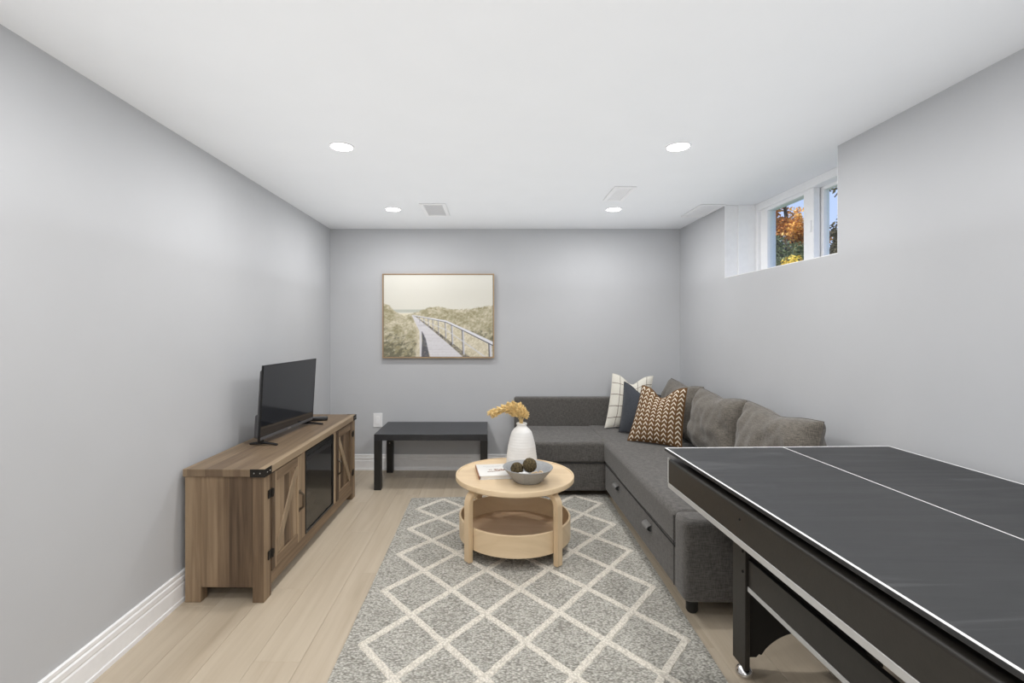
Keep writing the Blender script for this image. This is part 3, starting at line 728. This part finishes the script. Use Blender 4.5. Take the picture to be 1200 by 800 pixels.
# book
bk = thing('book', 'white covered book with a brown photo, left of the bowl on the coffee table', 'book', (.016, 2.925, ZT+.0005), .125)
obj('pages', bbox(-.089, .09, -.116, .116, .0022, .0188, 0), M_paper, bk)
obj('back_cover', bbox(-.094, .094, -.12, .12, 0, .0022, 0), M_shell, bk)
def cover(u, v):
    out = np.zeros(u.shape+(3,)); out[:] = (226, 224, 220); n = fb(u, v, 14, 3)
    m = ((np.abs(v-.62-.05*np.sin(u*5)) < .02) & (u > .28))
    out[m] = (120, 84, 62)
    m = (((u-.62)/.30)**2+((v-.52)/.075)**2 < 1) & (fb(u, v, 30, 8) > .5); out[m] = (140, 102, 82)
    m = (np.abs(u-.5) < .3) & (np.abs(v-.18) < .012) & (hsh(u*24) > .3); out[m] = (150, 148, 146)
    m = (np.abs(u-.5) < .22) & (np.abs(v-.25) < .008) & (hsh(u*31) > .3); out[m] = (170, 168, 166)
    return out
fc = obj('front_cover', bbox(-.094, .094, -.12, .12, .0188, .021, 0), M_shell, bk)
cp = paint_plane('cover_print', .184, .236, 90, 110, cover, bk, 0); cp.rotation_euler = (-PI/2, 0, 0); cp.location = (.001, 0, .0213)
obj('spine', bbox(-.0985, -.094, -.12, .12, 0, .021, .001, 1), M_spine, bk, label='tan brown spine')

# ------------------------------------------------------------------ sofa
def softbox(x0, x1, y0, y1, z0, z1, r=.03, seg=4, n=0, amp=.0, seed=0):
    bm = bbox(x0, x1, y0, y1, z0, z1, r, seg)
    if n:
        bmesh.ops.subdivide_edges(bm, edges=[e for e in bm.edges if e.calc_length() > .12], cuts=n, use_grid_fill=True)
        for v in bm.verts:
            q = noise.noise(v.co*3.2+Vector((seed, 0, 0)))+.5*noise.noise(v.co*8+Vector((0, seed, 0)))
            c_ = Vector(((x0+x1)/2, (y0+y1)/2, (z0+z1)/2)); d = (v.co-c_); d = Vector((d.x/(x1-x0), d.y/(y1-y0), d.z/(z1-z0)))
            d = Vector([1.0 if abs(k) > .42 and k > 0 else (-1.0 if abs(k) > .42 else 0) for k in d])
            v.co += d*amp*q
    return bm
SX0, SXI, SX1 = .212, .868, 1.722
SY0, SYI, SY1 = 2.17, 3.72, 4.455
sf = thing('corner_sofa', 'charcoal fabric L-shaped corner sofa along the back and right walls', 'sofa', (1.3, 3.9, 0))
OFF = Vector(sf.location)
def sp(name, bm, mat, smooth=True, parent=sf, **k):
    for v in bm.verts: v.co -= OFF
    return obj(name, bm, mat, parent, smooth, **k)
sp('base', softbox(SX0+.005, SXI+.02, SYI+.012, SY1, .055, .268, .012, 3), M_sofa)
sp('pull_out_base', softbox(SXI+.012, SX1, 2.302, SY1, .068, .268, .012, 3), M_sofa)
sp('seat', softbox(SX0, SXI+.02, SYI, SY1-.10, .272, .432, .03, 5, 5, .006, 2), M_sofa)
sp('seat', softbox(SXI, SX1-.10, 2.302, SY1-.10, .272, .436, .034, 5, 6, .009, 5), M_sofa)
sp('backrest', softbox(SX0, SX1, SY1-.10, SY1, .06, .685, .025, 5, 3, .003, 3), M_sofa)
sp('backrest', softbox(SX1-.10, SX1, SY0+.005, SY1-.10, .07, .66, .025, 5, 3, .003, 4), M_sofa)
sp('end_arm', softbox(SXI-.002, SX1-.10, SY0, 2.30, .07, .442, .032, 5, 3, .003, 7), M_sofa)
for (x, y, z) in ((SXI+.058, SY0+.07, .072), (SX1-.09, SY0+.07, .072), (SX0+.07, SYI+.08, .058), (SX0+.07, SY1-.07, .058), (SX1-.08, SY1-.08, .072)):
    sp('foot', lathe([(0, 0), (.02, 0), (.026, .01), (.027, z), (0, z)], 20, False, x, y), M_sleg)
for yy in (3.37, 2.70):
    pts = [(SXI+.012-.002 - .026*math.sin(q/10*PI)**.8, yy, .226-.040*q/10) for q in range(11)]
    bm = bmesh.new(); strip(bm, pts, (0, 1, 0), None, .085, .004); sp('pull_tab', bm, simple('grey_webbing', (.20, .195, .19), .5), True, label='grey folded pull tab')
# seams
def seamline(pts, r=.0022):
    bm = bmesh.new(); tube(bm, pts, r, 6); return bm
for pts in ([(SX0+.01, SYI+.004, .270), (SXI+.01, SYI+.004, .270)], [(SXI+.004, 2.305, .270), (SXI+.004, SYI+.01, .270)]):
    sp('seam', seamline(pts, .003), M_seam)
sp('seam', seamline([(SXI-.0005, 2.301, .09), (SXI-.0005, 2.301, .42)], .002), M_seam)

def pillow(name, corners, T, mat, label, group, p=2.2, q=.62, pinch=.07, chop=0, seed=0, wr=.006, N=46, cat='cushion', twist=0, edge=None):
    BL, BR, TR, TL = [Vector(c_) for c_ in corners]; cen = (BL+BR+TR+TL)/4
    nrm = ((BR-BL).cross(TL-BL)).normalized()
    bm = bmesh.new(); uvl = bm.loops.layers.uv.new('UVMap'); G = {}
    wdt = (BR-BL).length; hgt = (TL-BL).length
    for side in (1, -1):
        for j in range(N+1):
            for i in range(N+1):
                bd = i in (0, N) or j in (0, N)
                if bd and (0, i, j) in G: G[(side, i, j)] = G[(0, i, j)]; continue
                u, v = i/N, j/N; a, c_ = 2*u-1, 2*v-1
                uu = .5+.5*a*(1-pinch*(1-abs(c_)**2.2)); vv = .5+.5*c_*(1-pinch*(1-abs(a)**2.2))
                dip = chop*math.exp(-(a/.42)**2)*max(0, v-.35)**1.5/.52
                vv -= dip
                pos = BL.lerp(BR, uu).lerp(TL.lerp(TR, uu), vv)
                pr = max(0, (1-abs(a)**p)*(1-abs(c_)**p))**q
                th = T/2*pr*(1-.9*chop*math.exp(-(a/.3)**2)*max(0, v-.2))
                wv = wr*(noise.noise(pos*7+Vector((seed, side, 0)))+.7*noise.noise(pos*15+Vector((0, seed, side)))*1.0) * min(1, pr*2)
                # folds running in from the upper corners
                fold = wr*.9*math.sin((abs(a)*9+c_*7)+seed)*max(0, abs(a)-.45)*2*pr
                bot = -.0*hgt
                pos = pos + nrm*side*(th+wv+fold)
                vt = bm.verts.new(pos-cen); G[(side, i, j)] = vt
                if bd: G[(0, i, j)] = vt
    for side in (1, -1):
        for j in range(N):
            for i in range(N):
                ks = [(i, j), (i+1, j), (i+1, j+1), (i, j+1)]
                if side < 0: ks = ks[::-1]
                f = bm.faces.new([G[(side,)+k_] for k_ in ks])
                for lp, k_ in zip(f.loops, ks): lp[uvl].uv = (k_[0]/N, k_[1]/N)
    bm.normal_update()
    # piped edge
    o = thing(name, label, cat, cen, 0, group)
    ring = [G[(0, i, 0)].co.copy() for i in range(0, N)] + [G[(0, N, j)].co.copy() for j in range(0, N)] + [G[(0, i, N)].co.copy() for i in range(N, 0, -1)] + [G[(0, 0, j)].co.copy() for j in range(N, 0, -1)]
    obj('cover', bm, mat, o, True)
    bm = bmesh.new(); tube(bm, ring + ring[:1], .0028, 6); obj('edge_piping', bm, edge or mat, o, True)
    return o
g_ = 'grey back cushions on the right side of the sofa'
def backc(y0, y1, label, seed, dx=0, zt=.865, lean=.055):
    x = 1.50+dx
    pillow('back_cushion', [(x, y1, .44), (x, y0, .44), (x+lean, y0-.0, zt), (x+lean, y1, zt)], .235, M_cush, label, g_, p=3.2, q=.5, pinch=.04, chop=.06, seed=seed, wr=.016)

backc(2.27, 2.935, 'grey back cushion nearest the games table, at the open end of the sofa', 11)
backc(2.95, 3.60, 'grey back cushion between the chevron pillow and the nearest back cushion', 23)
backc(3.62, 4.27, 'grey back cushion in the sofa corner, mostly hidden behind the chevron pillow', 37, .03)
pillow('throw_pillow', [(.985, 4.20, .445), (1.375, 4.20, .445), (1.425, 4.27, .885), (1.075, 4.29, .905)], .13, M_pane, 'ivory throw pillow with thin dark windowpane lines in the sofa corner', 'throw pillows in the sofa corner', pinch=.06, chop=.16, seed=3, wr=.003, cat='pillow')
pillow('throw_pillow', [(1.065, 4.045, .442), (1.325, 3.815, .442), (1.365, 3.90, .765), (1.125, 4.10, .855)], .11, M_navy, 'plain slate blue throw pillow between the windowpane and chevron pillows', 'throw pillows in the sofa corner', pinch=.06, chop=.10, seed=6, wr=.003, cat='pillow', edge=simple('dark_piping', (.015, .016, .02), .8))
pillow('throw_pillow', [(1.05, 3.735, .442), (1.375, 3.50, .442), (1.445, 3.575, .865), (1.185, 3.80, .858)], .15, M_chev, 'brown throw pillow with rows of cream chevrons, frontmost in the sofa corner', 'throw pillows in the sofa corner', pinch=.05, chop=.18, seed=9, wr=.003, cat='pillow')

# ------------------------------------------------------------------ games table
gt = thing('games_table', 'black games table with a table tennis top, white border lines and silver trim', 'games table', (.7153, 2.0037, 0), math.radians(1.8))
GW, GL = .95, 2.1                      # local: x across, -y towards the camera
G1, G0 = .81, .7985
bm = bbox(0, GW, -GL, 0, G0, G1, .0025, 2); obj('playing_board', bm, M_play, gt)
def line(x0, x1, y0, y1): obj('border_line', bbox(x0, x1, y0, y1, G1-.0002, G1+.0005, 0), M_lineW, gt, label='white painted line')
line(.001, .0078, -GL+.002, -.001); line(GW-.0078, GW-.001, -GL+.002, -.001)
line(.0078, GW-.0078, -.0085, -.001); line(.0078, GW-.0078, -GL+.002, -GL+.009)
obj('centre_line', bbox(.4915, .4955, -GL+.009, -.0085, G1-.0002, G1+.0005, 0), M_lineW, gt, label='thin white centre line')
# box-shaped body under the board: rounded rails above flat aprons
B0, B1, BY0, BY1 = .012, GW-.012, -GL+.012, -.012
def rail_profile(o):
    pts = [(0, .671), (0, .757)]
    for q in range(0, 7):
        t_ = q/6*PI/2; pts.append((.014-.014*math.cos(t_), .757+.013*math.sin(t_)))
    pts += [(.06, .768), (.06, .671)]
    return pts
bm = bmesh.new(); prism(bm, [(B0+u, v) for u, v in rail_profile(0)], 'Y', BY0+.004, BY1-.004); obj('side_rail', bm, M_body, gt, True)
bm = bmesh.new(); prism(bm, [(B1-u, v) for u, v in rail_profile(0)], 'Y', BY0+.004, BY1-.004); obj('side_rail', bm, M_body, gt, True)
bm = bmesh.new(); prism(bm, [(BY1-.004-u, v) for u, v in rail_profile(0)], 'X', B0+.06, B1-.06); obj('end_rail', bm, M_body, gt, True)
bm = bmesh.new(); prism(bm, [(BY0+.004+u, v) for u, v in rail_profile(0)], 'X', B0+.06, B1-.06); obj('end_rail', bm, M_body, gt, True)
for q in ((B0-.002, B0+.006, BY0, BY1), (B1-.006, B1+.002, BY0, BY1), (B0, B1, BY1-.006, BY1+.002), (B0, B1, BY0-.002, BY0+.006)):
    obj('silver_trim', bbox(q[0], q[1], q[2], q[3], .651, .671, .001, 1), M_silver, gt, label='silver strip along the lower edge')
for xx in (B0, B1):
    for yy in (BY0, BY1):
        sx = 1 if xx < .5 else -1
        obj('corner_cap', bbox(min(xx-.002*sx, xx+.006*sx), max(xx-.002*sx, xx+.006*sx), yy-.004, yy+.004, .671, .772, .001, 1), M_silver, gt, label='light corner strip')
obj('underside', bbox(B0+.01, B1-.01, BY0+.01, BY1-.01, .655, .668, 0), M_black, gt)
obj('shadow_gap_fill', bbox(B0+.06, B1-.06, BY0+.06, BY1-.06, .70, .7984, 0), M_dark, gt)  # near-black block, puts the shadow of the gap under the board into colour
for k, (yy) in enumerate((-.55, -1.35)):
    bm = bmesh.new(); bmesh.ops.create_uvsphere(bm, u_segments=8, v_segments=6, radius=.004, matrix=Matrix.Translation((B0+.0005, yy, .73))); obj('screw', bm, M_dark, gt, True)
# legs: two boards joined in an L, arched end panel between them
LXA, LXB = .925-.7153+.004, GW-.214
def leg_set(ya, yb, far):
    """ya nearer the camera"""
    for s, xx in ((1, LXA), (-1, LXB)):
        x0, x1 = (xx, xx+.018) if s > 0 else (xx-.018, xx)
        pl = obj('leg', bbox(x0, x1, ya, yb, .042, .655, .0015, 1), M_body, gt)
        for zz in (.40, .475):
            bm = bmesh.new(); bmesh.ops.create_cone(bm, segments=14, radius1=.005, radius2=.005, depth=.003, cap_ends=True, matrix=Matrix.Translation((xx-.0012*s, (ya+.016), zz)) @ Matrix.Rotation(PI/2, 4, 'Y')); obj('bolt', bm, M_dark, pl)
        lx = xx+.02*s; ly = (ya+yb)/2
        obj('leveller_foot', lathe([(0, 0), (.026, 0), (.031, .005), (.031, .014), (.024, .026), (.012, .034), (.009, .05), (0, .05)], 32, False, lx, ly), M_chrome, gt, True)
    yp = yb-.022 if far else ya+.004
    n = 20; poly = [(LXA+.018, .655), (LXA+.018, .047), (LXA+.018+.062, .047), (LXA+.018+.072, .058)]
    xa, xb = LXA+.018+.082, LXB-.018-.082; xm = (xa+xb)/2
    poly += [(xa+(xb-xa)*k/n, .055+.085*(1-((xa+(xb-xa)*k/n-xm)/((xb-xa)/2))**2)**.8 if 0 < k < n else .055) for k in range(n+1)]
    poly += [(LXB-.018-.072, .058), (LXB-.018-.062, .047), (LXB-.018, .047), (LXB-.018, .655)]
    bm = bmesh.new(); prism(bm, poly, 'Y', yp, yp+.018); obj('arched_end_panel', bm, M_black, gt)
leg_set(-.222, -.135, True); leg_set(-GL+.135, -GL+.222, False)
for s, xx in ((1, LXA+.010), (-1, LXB-.010)):
    obj('stretcher', bbox(min(xx, xx+s*.018), max(xx, xx+s*.018), -GL+.224, -.224, .352, .452, .001, 1), M_body, gt)
    obj('silver_trim', bbox(xx-.003, xx+.003, -GL+.224, -.224, .336, .353, .001, 1), M_silver, gt, label='silver strip along the stretcher')

# ------------------------------------------------------------------ outside the window
M_grass = simple('lawn', (.10, .16, .04), .95, var=.4, scale=8)
M_siding = simple('outside_wall', (.35, .32, .28), .9)
bm = bmesh.new(); box(bm, 2.35, 40, -20, 40, 1.40, 1.50); struct('ground_outside', bm, M_grass)
bm = bmesh.new(); box(bm, 2.12, 2.35, -4, 6, -.1, 1.50); struct('foundation_outside', bm, M_siding)
M_bark = simple('dark_bark', (.06, .045, .035), .95, var=.4, scale=20, bump=.6)
def leafmat(name, cols):
    b = NB(name); at = b.n('ShaderNodeAttribute', attribute_name='tint')
    b.base(b.ramp(b.sep(at.outputs['Vector'])[0], [(i/(len(cols)-1), c_) for i, c_ in enumerate(cols)])); b.rough(.7)
    tl = b.n('ShaderNodeBsdfTranslucent'); b.l(b.p.inputs['Base Color'].links[0].from_socket, tl.inputs[0])
    mx_ = b.n('ShaderNodeMixShader'); mx_.inputs[0].default_value = .35
    b.l(b.p.outputs[0], mx_.inputs[1]); b.l(tl.outputs[0], mx_.inputs[2]); b.l(mx_.outputs[0], b.out.inputs[0])
    return b.m
def foliage(blobs, size, mat, parent, name='foliage', seed=1):
    rg = np.random.default_rng(seed); vs_, fs_, tint = [], [], []
    for (cx, cy, cz, rx, ry, rz, n) in blobs:
        for _ in range(n):
            d = rg.normal(size=3); d /= np.linalg.norm(d); r = rg.random()**.4
            p = np.array((cx, cy, cz)) + d*r*np.array((rx, ry, rz))
            cl = noise.noise(Vector(p*2.2)); 
            if cl < -.12 and r > .55: continue
            a = rg.normal(size=3); a /= np.linalg.norm(a); b_ = np.cross(a, rg.normal(size=3)); b_ /= np.linalg.norm(b_); s = size*(.6+.8*rg.random())
            k = len(vs_); vs_ += [tuple(p-a*s), tuple(p+b_*s*.45), tuple(p+a*s), tuple(p-b_*s*.45)]; fs_.append((k, k+1, k+2, k+3)); tint.append(np.clip(.5+cl*.6+rg.normal()*.22, 0, 1))
    me = bpy.data.meshes.new(name); me.from_pydata(vs_, [], fs_); me.materials.append(mat)
    ca = me.attributes.new('tint', 'FLOAT_VECTOR', 'POINT'); arr = np.repeat(np.array(tint), 4); ca.data.foreach_set('vector', np.stack([arr, arr, arr], 1).astype(np.float32).ravel())
    o = bpy.data.objects.new(name, me); COL.objects.link(o); o.parent = parent; o['kind'] = 'stuff'; return o
def tree(label, x, y, trunk, blobs, size, mat, cat='tree', seed=1, name='autumn_tree'):
    t = thing(name, label, cat, (x, y, 1.5)); bm = bmesh.new()
    for pts, r in trunk: tube(bm, pts, [r*(1-.6*i/(len(pts)-1)) for i in range(len(pts))], 8)
    obj('trunk', bm, M_bark, t, True); foliage(blobs, size, mat, t, seed=seed); return t
L_or = leafmat('orange_leaves', [(.28, .10, .03), (.62, .27, .06), (.85, .46, .10), (.9, .62, .22)])
L_gr = leafmat('green_needles', [(.035, .05, .022), (.08, .11, .045), (.17, .20, .09), (.24, .26, .14)])
L_ye = leafmat('yellow_leaves', [(.55, .36, .05), (.85, .62, .08), (.95, .78, .2)])
L_dk = leafmat('dark_olive_needles', [(.05, .042, .026), (.10, .085, .05), (.17, .14, .08), (.26, .21, .12)])
# directions: x/y = tan of the bearing, so each crown stands where the panes show it
tree('orange leaved maple tree seen high in the left window pane', 8.5, 13.2,
     [([(0, 0, 0), (-.05, 0, 1.0), (-.15, 0, 1.8), (-.45, 0, 2.6), (-.62, -.1, 3.4)], .09), ([(-.15, 0, 1.8), (.25, 0, 2.4), (.5, .1, 3.1)], .05), ([(-.45, 0, 2.6), (-.75, .1, 2.8), (-1.1, .1, 3.3)], .04)],
     [(-.55, 0, 2.55, .5, .5, .5, 2600), (.15, 0, 2.35, .6, .5, .42, 3000), (-.85, 0, 3.1, .42, .4, .42, 1300), (-.15, .2, 2.98, .35, .4, .16, 200), (-.2, 0, 3.45, .4, .3, .10, 150), (-.2, 0, 1.75, .9, .5, .5, 2500), (-1.6, 0, 2.6, .5, .6, .9, 2200)], .05, L_or, seed=2)
tree('dark green spruce low in the left window pane, in front of the orange maple', 5.6, 9.2,
     [([(0, 0, 0), (0, 0, .6), (0, 0, 1.5)], .05)],
     [(-.15, 0, .9, .55, .45, .45, 4200), (-.2, 0, 1.35, .25, .3, .22, 1200), (.2, 0, 1.1, .3, .4, .34, 1800), (0, 0, .4, .6, .5, .4, 2500)], .035, L_gr, seed=3, name='spruce')
tree('small yellow leaved shrub at the bottom of the left window pane', 4.66, 7.6,
     [([(0, 0, 0), (0, 0, .3), (.05, 0, .8)], .02)],
     [(.04, 0, .80, .14, .2, .15, 260), (-.1, 0, .62, .2, .25, .2, 500), (0, 0, .35, .3, .25, .3, 700)], .035, L_ye, 'shrub', 4, 'yellow_shrub')
tree('dark olive conifer with a sloping outline in the right window pane', 7.75, 10.1,
     [([(0, 0, 0), (0, 0, 1.0), (0, 0, 2.9)], .08)],
     [(0, 0, .9, 1.0, .7, .9, 7000), (.45, 0, 1.9, .6, .6, .95, 6000), (-.45, 0, 1.2, .45, .4, 1.1, 14000), (-.85, 0, .85, .35, .4, 1.0, 12000)], .045, L_dk, seed=5, name='conifer')
tree('leafy tree whose dark twigs hang into the top of the right window pane', 6.4, 7.3,
     [([(0, 0, 0), (-.05, 0, 1.2), (-.3, 0, 2.1), (-.9, -.1, 2.3), (-1.35, -.15, 2.05)], .07), ([(-.9, -.1, 2.3), (-1.2, -.2, 1.95), (-1.38, -.2, 1.72)], .02)],
     [(-1.30, -.1, 1.95, .14, .2, .12, 60), (-.7, 0, 2.4, .5, .4, .2, 400)], .045, L_dk, seed=6, name='overhanging_tree')
